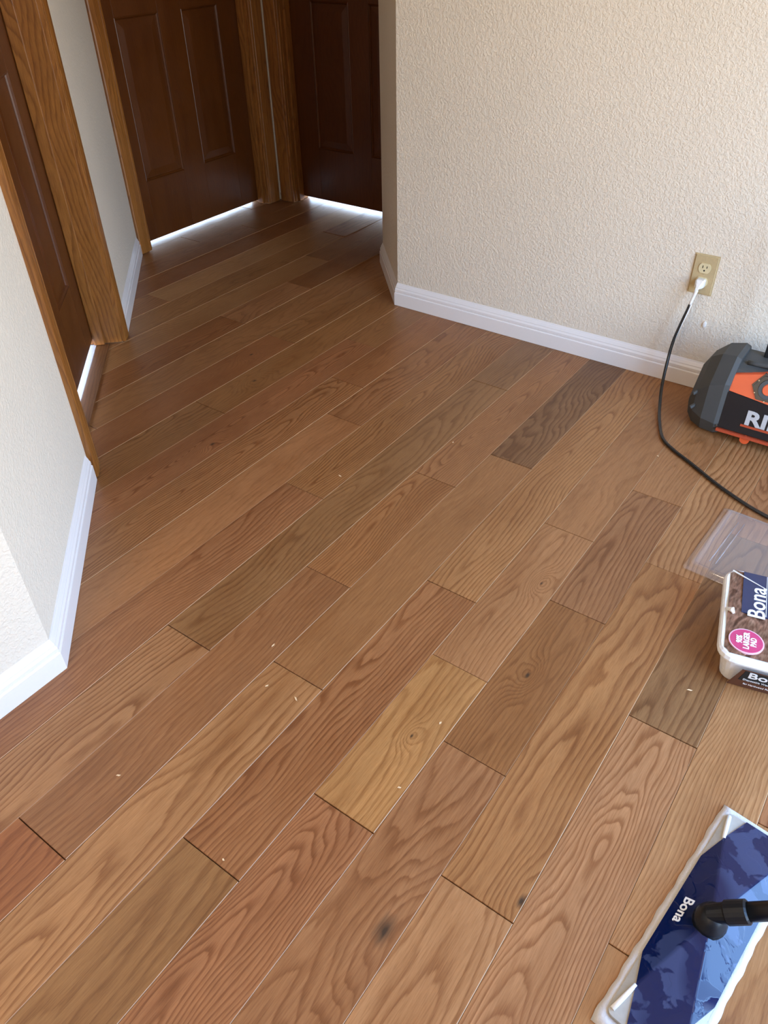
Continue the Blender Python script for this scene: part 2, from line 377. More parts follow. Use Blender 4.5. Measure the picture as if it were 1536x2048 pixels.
RE = (20.16, 14.62)                                 # far end of the short angled wall
br = B()
prism(br, [(17.70, YW), (17.70, 12.33), RE, (23.5, 14.2), (23.5, 13.2), (18.6, 11.9), (18.6, YW)], 0, ZC)
wall_right = obj('wall_right', br, M_wall, kind='structure', centre=False)
bw = B()
x0, x1, z0, z1 = WIN
for a, b_, c, d in ((-8, x0, 0, ZC), (x1, 18.6, 0, ZC), (x0, x1, 0, z0), (x0, x1, z1, ZC)):
    prism(bw, [(a, YW), (a, YW-0.9), (b_, YW-0.9), (b_, YW)], c, d)
obj('wall_window', bw, M_wall, kind='structure', centre=False)
bk = B(); prism(bk, [(-8, YW-.9), (-8, 9.9), (-8.9, 9.9), (-8.9, YW-.9)], 0, ZC)
obj('wall_rear', bk, M_wall, kind='structure', centre=False)
bc = B(); prism(bc, [(-9, -11), (26, -11), (26, 23.4), (-9, 23.4)], ZC, ZC+0.6)
obj('ceiling', bc, M_ceil, kind='structure', centre=False)
wb = B()
for a, b_, c, d in ((x0, x1, z0, z0+.3), (x0, x1, z1-.3, z1), (x0, x0+.3, z0+.3, z1-.3), (x1-.3, x1, z0+.3, z1-.3), ((x0+x1)/2-.15, (x0+x1)/2+.15, z0+.3, z1-.3)):
    box(wb, (a, YW-0.7, c), (b_, YW-0.35, d), None, 0.02)
obj('window_1', wb, M_base, kind='structure')

# baseboards: the profile swept along each wall
PROF = [(0.0, 0.0), (0.105, 0.0), (0.105, 0.36), (0.098, 0.375), (0.080, 0.385), (0.080, 0.395), (0.088, 0.41), (0.086, 0.47), (0.066, 0.505), (0.060, 0.515), (0.060, 0.535), (0.048, 0.56), (0.030, 0.60), (0.018, 0.62), (0.010, 0.645), (0.0, 0.65)]
def baseboard(name, path, side=1):
    """path runs along the wall surface; the profile stands out to the given side"""
    P = [Vector((x, y)) for x, y in path]; rings = []
    for i, p in enumerate(P):
        d0 = (P[i]-P[i-1]).normalized() if i else None; d1 = (P[i+1]-P[i]).normalized() if i < len(P)-1 else None
        n0 = Vector((d0.y, -d0.x))*side if d0 else None; n1 = Vector((d1.y, -d1.x))*side if d1 else None
        if n0 and n1: n = (n0+n1); n = n/(n.dot(n0))
        else: n = n0 or n1
        rings.append([(p.x+n.x*(o+0.002), p.y+n.y*(o+0.002), z+0.006) for o, z in PROF])
    bm = B(); loft(bm, rings)
    return obj(name, bm, M_base, kind='structure', centre=False)
a_end = SQ(13.77, -4.08)
baseboard('baseboard_left', [(-8, 8.91), (3.36, 8.91), a_end])
baseboard('baseboard_hall', [SQ(20.86, -4.08), (16.12, 21.99)])
baseboard('baseboard_right', [(23.4, 14.17), RE, (17.70, 12.33), (17.70, YW+.1)])
baseboard('baseboard_window', [(17.55, YW), (WIN[1]+.3, YW)])

# ---------------------------------------------------------------- doors and their casings
def door(name, M, width, panels_x, H_=15.9, zb=0.12, faces=True):
    """raised-panel slab in the local frame of M: x along the door, y into the room behind, z up"""
    D = empty(name, M @ Vector((0, 0, 0)), kind='structure')
    t = 0.27
    xs = [0.0]+[v for p in panels_x for v in p]+[width]
    zs = [(2.03, 6.73), (7.95, 12.4), (13.2, 14.9)]
    for i in range(0, len(xs), 2):
        bm = B(); box(bm, (xs[i], 0, zb), (xs[i+1], t, H_), M, 0.01); obj('stile', bm, M_door, D)
    zr = [zb]+[v for p in zs for v in p]+[H_]
    for px in panels_x:
        for j in range(0, len(zr), 2):
            bm = B(); box(bm, (px[0], 0.002, zr[j]), (px[1], t-0.002, zr[j+1]), M, 0.008); obj('rail', bm, M_door, D)
        for za, zb_ in zs:
            bm = B()
            a, b = px
            def rect(i, y): return [M @ Vector(v) for v in ((a+i, y, za+i), (b-i, y, za+i), (b-i, y, zb_-i), (a+i, y, zb_-i))]
            loft(bm, [rect(0.0, 0.22), rect(0.0, 0.015), rect(0.025, 0.0), rect(0.06, 0.035), rect(0.075, 0.065), rect(0.095, 0.065), rect(0.30, 0.032), rect(0.315, 0.03)])
            obj('panel', bm, M_door, D)
    return D
def casing_prof(bm, M, x0, x1, z0, z1, t=0.13):
    """a casing board with eased edge and a shallow bead, its back at y = 0 of M, standing out to -y"""
    w_ = x1-x0
    pr = [(x0, 0), (x0, -t*0.62), (x0+w_*0.05, -t*0.75), (x0+w_*0.16, -t*0.80), (x0+w_*0.19, -t*0.70), (x0+w_*0.22, -t*0.82), (x0+w_*0.55, -t), (x0+w_*0.92, -t), (x1, -t*0.88), (x1, 0)]
    loft(bm, [[M @ Vector((a, b, z)) for a, b in pr] for z in (z0, z1)])
def doorframe(name, M, width, depth, slab_y, cas=0.5, casr=None, left=True, right=True, stop_w=0.28):
    casr = casr or cas
    """jambs, stops and casing round an opening of the given width; y = 0 is the wall surface, +y goes into the opening"""
    T = empty(name, M @ Vector((0, 0, 0)), kind='structure')
    j = 0.14
    for x in (0.0, width):
        a, b = (-j, 0.0) if x == 0 else (width, width+j)
        bm = B(); box(bm, (a, 0.0, 0.03), (b, depth, ZD-0.12), M, 0.012); obj('jamb', bm, M_case, T)
        a, b = (0.002, 0.095) if x == 0 else (width-0.095, width-0.002)
        bm = B(); box(bm, (a, slab_y-0.01-stop_w, 0.03), (b, slab_y-0.01, ZD-0.2), M, 0.02); obj('door_stop', bm, M_case, T)
    bm = B(); box(bm, (-j, 0.0, ZD-0.12), (width+j, depth, ZD), M, 0.01); obj('jamb_head', bm, M_case_x, T)
    if left:
        bm = B(); casing_prof(bm, M, -0.04, -0.04-cas, 0.02, ZD+0.4); obj('casing', bm, M_case, T)
    if right:
        bm = B(); casing_prof(bm, M, width+0.04, width+0.04+casr, 0.02, ZD+0.4); obj('casing', bm, M_case, T)
    bm = B(); box(bm, (-0.04-cas if left else 0, -0.12, ZD-0.06), (width+0.04+casr if right else width, -0.005, ZD+0.44), M, 0.015); obj('casing_head', bm, M_case_x, T)
    return T
# door 1 in the 45 degree wall beside the camera: local x runs towards the camera side from the far jamb
o1 = SQ(14.40, -4.08)
M1 = frame((o1[0], o1[1], 0), (S2, S2, 0), (-S2, S2, 0))
doorframe('trim_1', M1, 5.86, 0.92, 0.74)
door('door_1', M1 @ Matrix.Translation((0.04, 0.745, 0)), 5.78, [(0.98, 2.46), (3.40, 4.92)], zb=0.20)
M2 = frame((16.76, 22.10, 0), (1, 0, 0), (0, 1, 0))
doorframe('trim_2', M2, 5.94, 0.85, 0.40, casr=0.60)
door('door_2', M2 @ Matrix.Translation((0.03, 0.40, 0)), 5.88, [(0.64, 2.36), (3.33, 4.95)])
M3 = frame((23.50, 21.26, 0), (0, -1, 0), (1, 0, 0))
doorframe('trim_3', M3, 6.10, 0.85, 0.42, cas=0.64, casr=0.5)
door('door_3', M3 @ Matrix.Translation((0.03, 0.42, 0)), 6.04, [(0.97, 2.63), (3.45, 5.10)], zb=0.17)
M_caulk = plain('pale_caulk', lin((200, 190, 175)), 0.6)
bm = B(); box(bm, (23.36, 21.95, 0.30), (23.41, 22.0, 16)); obj('trim_4', bm, M_caulk, kind='structure')
# the board laid along the first doorway
bm = B(); box(bm, (0.003, 0.34, -0.02), (5.857, 0.68, 0.014), M1, 0.006); obj('trim_5', bm, M_plank_y, kind='structure')

bm = B(); box(bm, (0.003, 0.69, -0.05), (5.857, 0.95, 0.013), M1); box(bm, (-1.5, 0.95, -0.05), (7.5, 6.0, 0.013), M1); obj('floor', bm, M_otherfloor, kind='structure')

# ---------------------------------------------------------------- wall outlet
M_plate = plain('ivory_tan_plate', lin((188, 168, 128)), 0.4)
M_recept = plain('ivory_receptacle', lin((214, 200, 160)), 0.4)
M_black = plain('black_plastic', (0.012, 0.012, 0.013), 0.4)
M_dark = plain('slot_black', (0.01, 0.008, 0.006), 0.8)
M_white = plain('white_plastic', lin((232, 230, 226)), 0.35)
M_metal = plain('screw_metal', lin((150, 145, 135)), 0.35, 0.5, Metallic=1.0)
ox, oy, oz = 17.70, 3.955, 2.71
MO = frame((ox, oy, oz), (0, -1, 0), (0, 0, 1))     # x to the photo's right, y up, z out of the wall
O = empty('wall_outlet', (ox, oy, oz-0.45), 'tan duplex wall outlet plate above the white baseboard', 'outlet')
bm = B(); t = B(); prism(t, [(-.27, -.45), (.27, -.45), (.27, .45), (-.27, .45)], 0.002, 0.045)
bmesh.ops.bevel(t, geom=[e_ for e_ in t.edges if all(v.co.z > 0.04 for v in e_.verts)], offset=0.03, segments=3, affect='EDGES'); t.transform(MO); add(bm, t)
obj('plate', bm, M_plate, O)
def rec_poly(cy):
    return [(math.cos(a)*0.135, max(-0.108, min(0.108, math.sin(a)*0.135))+cy) for a in [2*math.pi*k/28 for k in range(28)]]
for cy in (0.155, -0.155):
    bm = B(); prism(bm, rec_poly(cy), 0.03, 0.062, MO); rc = obj('receptacle', bm, M_recept, O)
    if cy > 0:
        for lo, hi in (((-.055, cy, .05), (-.036, cy+.06, .0635)), ((.038, cy+.005, .05), (.055, cy+.055, .0635))):
            bm = B(); box(bm, lo, hi, MO); obj('slot', bm, M_dark, rc)
        bm = B(); prism(bm, [(math.cos(a)*.02, cy-.05+math.sin(a)*.02) for a in [2*math.pi*k/12 for k in range(12)]], .05, .0635, MO); obj('slot', bm, M_dark, rc)
bm = B(); prism(bm, [(math.cos(a)*.02, math.sin(a)*.02) for a in [2*math.pi*k/12 for k in range(12)]], .044, .052, MO); obj('screw', bm, M_plate, O)

# power cord with plug
K = empty('power_cord', (17.5, 3.95, 2.5), 'black power cord with white plug hanging from the outlet down across the floor', 'cord')
bm = B()
def plr(s, z, dy=0.0):
    return [MO @ Vector((x_*s, y_*s-0.155+dy, z)) for x_, y_ in ((-.10, -.07), (-.07, -.10), (.07, -.10), (.10, -.07), (.10, .06), (.07, .09), (-.07, .09), (-.10, .06))]
loft(bm, [plr(1.0, .064), plr(1.05, .12), plr(1.0, .20), plr(.72, .25, -.02), plr(.40, .29, -.05), plr(.34, .33, -.10)])
obj('plug', bm, M_white, K, smooth=False)
path = [(17.37, 3.95, 2.45), (17.32, 3.98, 2.25), (17.28, 4.02, 2.00), (17.24, 4.09, 1.62), (17.16, 4.14, 1.22), (17.00, 4.12, .80), (16.62, 4.02, .36), (16.10, 3.83, .09), (15.55, 3.62, .043), (14.97, 3.34, .043), (14.66, 3.00, .043), (14.37, 2.53, .043), (13.82, 1.65, .043), (13.42, .69, .043), (13.3, -.5, .043), (13.6, -2.2, .043), (14.6, -3.6, .043)]
sp_ = spline(path, 8)
k0 = 12
M_cord = plain('black_cord_rubber', (0.016, 0.015, 0.014), 0.22, 0.6)
bm = B(); tube(bm, sp_[k0:], .036, 12); obj('cord', bm, M_cord, K, smooth=True)
bm = B(); tube(bm, sp_[:k0+1], .034, 12, [.044-.010*min(1, i/6) for i in range(k0+1)]); obj('cord', bm, M_white, K, smooth=True, label='white end of the cord at the plug')
# glint along the upper part of the cord, modelled as a white strip
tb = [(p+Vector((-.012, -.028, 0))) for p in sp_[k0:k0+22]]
bm = B(); tube(bm, tb, .02, 8, [.017*(1-(i/21))+.003 for i in range(22)]); obj('cord_glint', bm, M_white, K, smooth=True)

# paint drip on the wall below the outlet
bm = B(); MD = frame((17.70, 3.665, 1.56), (0, -1, 0), (0, 0, 1))
loft(bm, [[MD @ Vector((math.cos(a)*r_*0.8, math.sin(a)*r_*(1.9 if math.sin(a) > 0 else 1.0), z)) for a in [2*math.pi*k/14 for k in range(14)]] for r_, z in ((.055, .003), (.05, .025), (.022, .035))])
obj('paint_drip', bm, M_white, wall_right)

# ---------------------------------------------------------------- jobsite radio
M_rub = plain('dusty_charcoal_rubber', lin((70, 71, 70)), 0.62, 0.4, 0.25, 60)
M_shell = plain('black_shell', (0.014, 0.014, 0.016), 0.32, 0.5, 0.15, 25)
M_orange = plain('orange_plastic', lin((212, 88, 46)), 0.42, 0.5, 0.1, 40)
M_rust = plain('dusty_orange_trim', lin((178, 74, 44)), 0.5)
M_silver = plain('silver_lettering', lin((190, 190, 190)), 0.4)
Rr = empty('jobsite_radio', (16.5, 1.2, 0), 'black and orange jobsite radio with grey rubber bumper standing by the wall', 'radio')
# cross-section in x, z (front is low x)
def sect(y, sx0, sx1, z0, z1, ch):
    return [(sx0+ch*.5, y, z0), (sx1-ch*.5, y, z0), (sx1, y, z0+ch), (sx1, y, z1-ch*1.4), (sx1-ch*1.3, y, z1), (sx0+ch*1.6, y, z1), (sx0, y, z1-ch*1.5), (sx0, y, z0+ch)]
def end_cap(sgn, yc):
    bm = B()
    def Y(d): return yc+sgn*d
    loft(bm, [sect(Y(0), 15.66, 17.20, .10, 1.74, .28), sect(Y(.10), 15.62, 17.24, .07, 1.78, .30), sect(Y(.40), 15.64, 17.24, .07, 1.72, .34), sect(Y(.64), 15.76, 17.16, .10, 1.52, .36), sect(Y(.80), 15.96, 17.00, .18, 1.20, .36)])
    bmesh.ops.bevel(bm, geom=bm.edges[:], offset=.05, segments=2, affect='EDGES', profile=.6, clamp_overlap=True)
    return bm
cap = obj('bumper', end_cap(1, 2.42), M_rub, Rr)
obj('bumper', end_cap(-1, -.30), M_rub, Rr)
for (xa, ya, za, L) in ((15.80, 3.06, .95, .3), (15.78, 3.04, .62, .28)):
    bm = B(); box(bm, (-.03, -.14, -.035), (.03, .14, .035), Matrix.Translation((xa, ya-.02, za)) @ Matrix.Rotation(.9, 4, 'Z') @ Matrix.Rotation(-.5, 4, 'X'), .02); obj('rib', bm, M_rub, cap)
bm = B(); t = B()
prof = [(15.74, .22), (17.1, .22), (17.1, 1.55), (16.85, 1.66), (16.25, 1.66), (16.00, 1.56), (15.74, 1.12)]
loft(t, [[(x_, y_, z_) for x_, z_ in prof] for y_ in (2.44, -.32)]); add(bm, t)
obj('shell', bm, M_rub, Rr)
SL = .52
def lean(bm_):
    for v_ in bm_.verts:
        if v_.co.z > 1.13: v_.co.x += (v_.co.z-1.13)*SL; v_.co.z = 1.13+(v_.co.z-1.13)*.90
def front(poly, x_, d, m, name, par=Rr, bev=.015):
    t = B(); a = [t.verts.new((x_, y, z)) for y, z in poly]; b = [t.verts.new((x_+d, y, z)) for y, z in poly]
    t.faces.new(a); t.faces.new(b[::-1]); n = len(poly)
    for i in range(n): t.faces.new((a[i], b[i], b[(i+1) % n], a[(i+1) % n]))
    if bev: bmesh.ops.bevel(t, geom=[e_ for e_ in t.edges if all(abs(v.co.x-x_) < 1e-6 for v in e_.verts)], offset=bev, segments=2, affect='EDGES')
    if max(y_z[1] for y_z in poly) > 1.3: lean(t)
    return obj(name, t, m, par)
front([(2.50, .30), (2.50, 1.08), (2.58, 1.20), (1.62, 1.12), (.52, 1.12), (-.38, 1.20), (-.38, .30)], 15.655, .10, M_shell, 'front_panel')
front([(2.58, 1.21), (2.54, 1.50), (1.95, 1.66), (1.75, 1.74), (.40, 1.74), (.15, 1.66), (-.44, 1.50), (-.46, 1.21), (.50, 1.13), (1.62, 1.13)], 15.645, .12, M_orange, 'control_panel')
front([(2.45, .215), (2.45, .275), (-.40, .275), (-.40, .215)], 15.62, .14, M_rust, 'lower_trim', bev=.012)
for yc in (1.83, .3):
    bm = B(); tube(bm, [(15.66, yc, .18), (15.78, yc, .18)], .10, 14); obj('foot', bm, M_orange, Rr)
# hexagonal bezel with the round button
hx = [(1.70+math.cos(a)*.34, 1.44+math.sin(a)*.30) for a in [math.pi/3*k for k in range(6)]]
front(hx, 15.60, .10, M_shell, 'button_bezel', bev=.03)
def disc(name, c, r0, r1, x_a, x_b, m, n=28):
    bm = B(); tube(bm, [(x_b, c[0], c[1]), (x_a+.02, c[0], c[1]), (x_a, c[0], c[1])], r0, n, [r0, r0, r1]); lean(bm); return obj(name, bm, m, Rr)
disc('button_ring', (1.70, 1.44), .20, .19, 15.57, 15.62, M_rub)
disc('power_button', (1.70, 1.44), .12, .105, 15.555, 15.60, M_orange)
for a in (0.52, 1.57, 2.62, 3.67, 4.71, 5.76):
    disc('screw', (1.70+math.cos(a)*.27, 1.44+math.sin(a)*.245), .018, .014, 15.588, 15.61, M_metal, 10)
for q in ((2.50, 1.10), (2.46, .34)): disc('screw', q, .022, .016, 15.635, 15.67, M_metal, 10)
MT = frame((15.652, 1.06, .70), (0, -1, 0), (0, 0, 1))
text('lettering', 'RIDGID', .46, MT, M_silver, Rr, .006, .016, 1.16)
front([(2.00, .485), (2.00, .535), (.12, .535), (.12, .485)], 15.645, .02, M_rust, 'underline', bev=0)
bm = B(); tube(bm, spline([(16.20, 2.3, 1.66), (16.18, 1.6, 1.70), (16.18, .5, 1.70), (16.20, -.2, 1.66)], 4), .05, 10); obj('top_rail', bm, M_rub, Rr, smooth=True)
bm = B(); box(bm, (16.62, 1.98, 1.60), (16.72, 2.10, 4.4), None, .03); obj('antenna', bm, M_black, Rr)

# ---------------------------------------------------------------- clear plastic lid on the floor
k = NT('clear_plastic'); k.t.nodes.remove(k.b)
gl = k.n('ShaderNodeBsdfGlossy'); gl.inputs['Roughness'].default_value = .08; tr = k.n('ShaderNodeBsdfTransparent'); tr.inputs[0].default_value = (.985, .98, .985, 1)
df = k.n('ShaderNodeBsdfDiffuse'); df.inputs[0].default_value = (.8, .8, .82, 1)
fz = k.n('ShaderNodeLayerWeight'); fz.inputs[0].default_value = .5;  mx = k.n('ShaderNodeMixShader'); mx2 = k.n('ShaderNodeMixShader'); mx2.inputs[0].default_value = .13
k.l(k.math('ADD', k.math('MULTIPLY', k.math('POWER', fz.outputs[1], 4.0), .6), .045, clamp=True), mx.inputs[0]); k.l(tr.outputs[0], mx2.inputs[1]); k.l(df.outputs[0], mx2.inputs[2]); k.l(mx2.outputs[0], mx.inputs[1]); k.l(gl.outputs[0], mx.inputs[2]); k.l(mx.outputs[0], k.o.inputs[0])
tcx = k.n('ShaderNodeTexCoord'); k.l(k.bump(k.noise(tcx.outputs['Object'], 14, 2), .25, .002), gl.inputs['Normal'])
M_clear = k.m
LW, LL = 1.62, 2.13
ML = frame((11.16, 1.62, 0.004), (.9985, -.055, 0), (.055, .9985, 0))     # x away from the camera, -y to the right
def rrect(a0, a1, b0, b1, r, z, n=5):
    o = []
    for cx, cy, s in ((a1-r, b1-r, 0), (a0+r, b1-r, 1), (a0+r, b0+r, 2), (a1-r, b0+r, 3)):
        for i in range(n+1):
            t_ = math.pi/2*(s+i/n); o.append(Vector((cx+math.cos(t_)*r, cy+math.sin(t_)*r, z)))
    return o
bm = B()
loft(bm, [[ML @ v for v in rrect(i, LL-i, -LW+i, -i, max(.03, r_), z)] for i, r_, z in ((0, .05, .0), (.0, .05, .02), (.04, .05, .028), (.06, .05, .03), (.08, .05, .09), (.10, .05, .105), (.15, .05, .11), (.17, .05, .085), (.22, .05, .08))], cap=False)
lv = bm.verts[:][-24:]; bm.faces.new(lv)
Lid = empty('clear_lid', (12.2, .85, 0), 'clear plastic lid lying on the floor between the cord and the wipes tub', 'lid')
obj('lid_shell', bm, M_clear, Lid, smooth=True)
for yo in (-.36, -.47):
    bm = B(); tube(bm, [ML @ Vector((.36, yo+.02, .082)), ML @ Vector((1.75, yo-.02, .082))], .012, 8); obj('rib', bm, M_clear, Lid, smooth=True)

# ---------------------------------------------------------------- tub of cleaning wipes
M_tub = plain('white_tub', lin((240, 243, 246)), 0.35)
k = NT('wood_print_film'); t = k.n('ShaderNodeTexCoord'); v = t.outputs['Object']
xx_, yy_, zz_ = k.sep(v)
blk = k.ramp(k.noise(k.comb(k.math('MULTIPLY', xx_, 16.0), k.math('MULTIPLY', yy_, 34.0), 2.0), 1.0, 1.0, .5, .6), ((.36, lin((92, 62, 48))), (.48, lin((150, 114, 94))), (.60, lin((122, 88, 70))), (.72, lin((170, 138, 116)))))
pt = k.ramp(k.noise(k.comb(k.math('MULTIPLY', xx_, 60.0), k.math('MULTIPLY', yy_, 260.0), 1.0), 1.0, 3.0), ((.35, (1.0, .95, .9)), (.62, (1.9, 1.85, 1.8))))
k.l(k.mix(1.0, blk, pt, 'MULTIPLY'), k.b.inputs['Base Color']); k.set(Roughness=.14)
k.l(k.bump(k.noise(v, 30, 3), .5, .004), k.b.inputs['Normal']); M_film = k.m
M_navy = plain('navy_print', lin((38, 48, 82)), 0.2)
M_pink = plain('pink_badge', lin((196, 62, 112)), 0.25)
M_pinkl = plain('pale_pink_ring', lin((235, 190, 205)), 0.3)
M_print = plain('white_print', lin((235, 235, 235)), 0.4)
M_brownp = plain('brown_print', lin((84, 50, 36)), 0.3)
th = math.radians(13.0)
uu = Vector((math.cos(th), math.sin(th), 0)); vv = Vector((math.sin(th), -math.cos(th), 0))
TO = Vector((8.86, .455, 0))
MTb = frame(TO, uu, -vv)                            # x away from camera, -y to the right
TL, TW, TZ = 2.02, 1.40, .66
Tub = empty('wipes_tub', MTb @ Vector((1.0, -.7, 0)), 'white plastic tub of floor wipes with brown and navy film top', 'tub')
bm = B()
loft(bm, [[MTb @ p_ for p_ in rrect(i, TL-i, -TW+i, -i, r_, z)] for i, r_, z in ((.17, .16, .004), (.15, .18, .03), (.07, .22, .50), (.06, .22, .53), (.0, .26, .535), (-.012, .27, .57), (.0, .26, TZ-.03), (.03, .24, TZ), (.10, .2, TZ), (.12, .2, TZ-.02))], cap=True)
obj('tub_body', bm, M_tub, Tub, smooth=False)
# film, slightly puckered, with a torn corner
bm = B(); n1, n2 = 22, 16; g = []
for i in range(n1+1):
    row = []
    for j in range(n2+1):
        a = .075+(TL-.13)*i/n1; b = -.075-(TW-.15)*j/n2
        edge = min(i, n1-i, j, n2-j)
        z = TZ+.012+(.03*math.exp(-((i-11)**2/9+(j-1)**2/5)))+(.012*math.sin(i*1.7+j)*math.cos(j*1.3) if edge > 0 else -.004)
        if i in (0, n1) and j in (0, n2): a += .05*(1 if i == 0 else -1); b += -.05*(1 if j == 0 else -1)
        row.append(bm.verts.new(MTb @ Vector((a, b, z))))
    g.append(row)
for i in range(n1):
    for j in range(n2): bm.faces.new((g[i][j], g[i+1][j], g[i+1][j+1], g[i][j+1]))
bmesh.ops.solidify(bm, geom=bm.faces[:], thickness=.006)
film = obj('film_cover', bm, M_film, Tub, smooth=True)
def slab(lo, hi, z0, z1, m, name, par): 
    bm = B(); box(bm, (lo[0], lo[1], z0), (hi[0], hi[1], z1), MTb); return obj(name, bm, m, par)
zf = TZ+.03
slab((.98, -1.20), (TL-.07, -.27), zf-.02, zf+.006, M_navy, 'printed_panel', Tub)
def on_top(a, b, z): return MTb @ Matrix.Translation((a, b, z))
zt = zf+.008
text('lettering', 'Bona', .36, on_top(1.27, -.50, zt), M_print, Tub, .003, .004, 1.0)
text('lettering', 'Disposable Wet Cleaning Pads', .095, on_top(1.37, -.70, zt), M_print, Tub, .003, .001, .62)
text('lettering', 'for Hardwood Floors', .075, on_top(1.24, -.82, zt), M_print, Tub, .003, .0, .62)
slab((.99, -.628), (TL-.08, -.62), zt-.002, zt+.003, M_print, 'print_line', Tub)
def rdisc(c, r_, z0, z1, m, name):
    bm = B(); prism(bm, [(c[0]+math.cos(a)*r_, c[1]+math.sin(a)*r_) for a in [2*math.pi*q/32 for q in range(32)]], z0, z1, MTb); return obj(name, bm, m, Tub)
rdisc((.37, -.37), .25, zf-.02, zf+.004, M_pinkl, 'badge_ring'); rdisc((.37, -.37), .23, zf-.02, zf+.008, M_pink, 'badge')
for q, s_ in enumerate(('90%', 'LARGER', 'PAD')):
    text('lettering', s_, .115, on_top(.37, -.27-q*.10, zf+.012), M_print, Tub, .003, .004, .82)
# torn white tab and fold of the film
bm = B(); tube(bm, [MTb @ Vector((.98, -.04, TZ+.03)), MTb @ Vector((.93, -.13, TZ+.075)), MTb @ Vector((.88, -.16, TZ+.05))], .04, 8, [.015, .045, .02]); obj('film_tear', bm, M_white, Tub)
bm = B(); tube(bm, [MTb @ Vector((1.90, -.10, TZ+.045)), MTb @ Vector((1.62, -.63, zt+.004))], .012, 6, [.014, .006]); obj('film_fold', bm, M_white, Tub)
# side label on the face towards the camera
MF = frame(MTb @ Vector((.098, -.29, .05)), -(-vv), (uu.x*-.16, uu.y*-.16, .98))   # x to the right, y up the sloping face
bm = B(); prism(bm, [(-.02, .0), (.90, .0), (.90, .44), (.10, .44)], .0, .012, Matrix.Translation(-uu*.035) @ MF); obj('side_label', bm, M_brownp, Tub)
bm = B(); prism(bm, [(.10, .18), (.88, .18), (.88, .43), (.145, .43)], .008, .016, Matrix.Translation(-uu*.035) @ MF); obj('side_label', bm, M_dark, Tub, label='black printed panel')
MF2 = Matrix.Translation(-uu*.035) @ MF
text('lettering', 'Bona', .20, MF2 @ Matrix.Translation((.45, .345, .018)), M_print, Tub, .003, .003, 1.25)
text('lettering', 'Disposable Wet Cleaning Pads', .06, MF2 @ Matrix.Translation((.49, .215, .018)), M_print, Tub, .002, .0, .9)
text('lettering', 'for Hardwood Floors', .055, MF2 @ Matrix.Translation((.40, .10, .014)), M_print, Tub, .002, .0, .9)

# ---------------------------------------------------------------- flat mop
P0 = Vector((6.95, -.36, 0)); aa = Vector((-.992, .125, 0)).normalized(); bb = Vector((-.125, -.992, 0)).normalized()
MM = frame(P0, bb, aa)                              # x across to the right (b), y along towards the camera (a), z ends up
if MM.col[2].z < 0: MM = Matrix(((bb.x, aa.x, 0, P0.x), (bb.y, aa.y, 0, P0.y), (0, 0, 1, 0), (0, 0, 0, 1)))
PW, PL = 1.02, 3.36
k = NT('white_microfibre'); t = k.n('ShaderNodeTexCoord'); v = t.outputs['Object']
k.set(Base_Color=lin((206, 203, 202)), Roughness=.9); k.l(k.bump(k.math('ADD', k.noise(v, 420, 2), k.noise(v, 55, 2)), .5, .0015), k.b.inputs['Normal']); M_pad = k.m
M_grey = plain('grey_plate_plastic', lin((168, 163, 154)), 0.35)
M_ridge = plain('white_plate_ridge', lin((236, 238, 240)), 0.3)
k = NT('wet_navy_plastic'); t = k.n('ShaderNodeTexCoord'); v = t.outputs['Object']
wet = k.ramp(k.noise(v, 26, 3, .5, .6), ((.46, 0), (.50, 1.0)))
refl = k.math('MULTIPLY', k.ramp(k.noise(v, 22, 3.5, .55, .4), ((.52, 0), (.545, 1.0))), k.ramp(k.noise(v, 9, 1), ((.42, 0), (.55, 1.0))))
k.l(k.mix(k.math('MULTIPLY', refl, .36), lin((0, 20, 64)), lin((76, 90, 128))), k.b.inputs['Base Color']); k.set(Specular_IOR_Level=.45)  # grey-blue patches paint ceiling reflections into the cover's colour
k.l(k.ramp(wet, ((0, .05), (1, .16))), k.b.inputs['Roughness'])
k.l(k.bump(wet, .25, .0006), k.b.inputs['Normal']); M_blue = k.m
Mop = empty('flat_mop', MM @ Vector((.51, 1.68, 0)), 'blue flat mop head with white pad and black handle on the planks', 'mop')
bm = B(); na, nb = 60, 14; g = []
def padz(fa, fb):
    e1 = min(fb, 1-fb)*PW; e2 = min(fa, 1-fa)*PL; e_ = min(e1, e2)
    return .045+.05*math.exp(-((e_-.07)/.05)**2)+(.006*math.sin(fa*PL*16+2*math.sin(fa*7))*math.exp(-e1/.1))-(.035 if e_ < .005 else 0)
for i in range(na+1):
    row = []
    for j in range(nb+1):
        fa, fb = i/na, j/nb
        fb = .5+(fb-.5)*(1+.0) ; wob = .006*math.sin(fa*PL*9+1)+.005*math.sin(fa*PL*23) if j in (0, nb) else 0
        row.append(bm.verts.new(MM @ Vector((fb*PW+(wob if j == 0 else -wob), fa*PL, padz(fa, fb)))))
    g.append(row)
for i in range(na):
    for j in range(nb): bm.faces.new((g[i][j], g[i+1][j], g[i+1][j+1], g[i][j+1]))
b0 = [MM @ Vector((x_, y_, .006)) for x_, y_ in ((.0, .0), (PW, .0), (PW, PL), (.0, PL))]
rim = [g[0][j] for j in range(nb+1)]+[g[i][nb] for i in range(1, na+1)]+[g[na][j] for j in range(nb-1, -1, -1)]+[g[i][0] for i in range(na-1, 0, -1)]
low = [bm.verts.new((v_.co.x, v_.co.y, .006)) for v_ in rim]
for i in range(len(rim)): bm.faces.new((rim[i], low[i], low[(i+1) % len(rim)], rim[(i+1) % len(rim)]))
bm.faces.new(low)
obj('cleaning_pad', bm, M_pad, Mop, smooth=True)
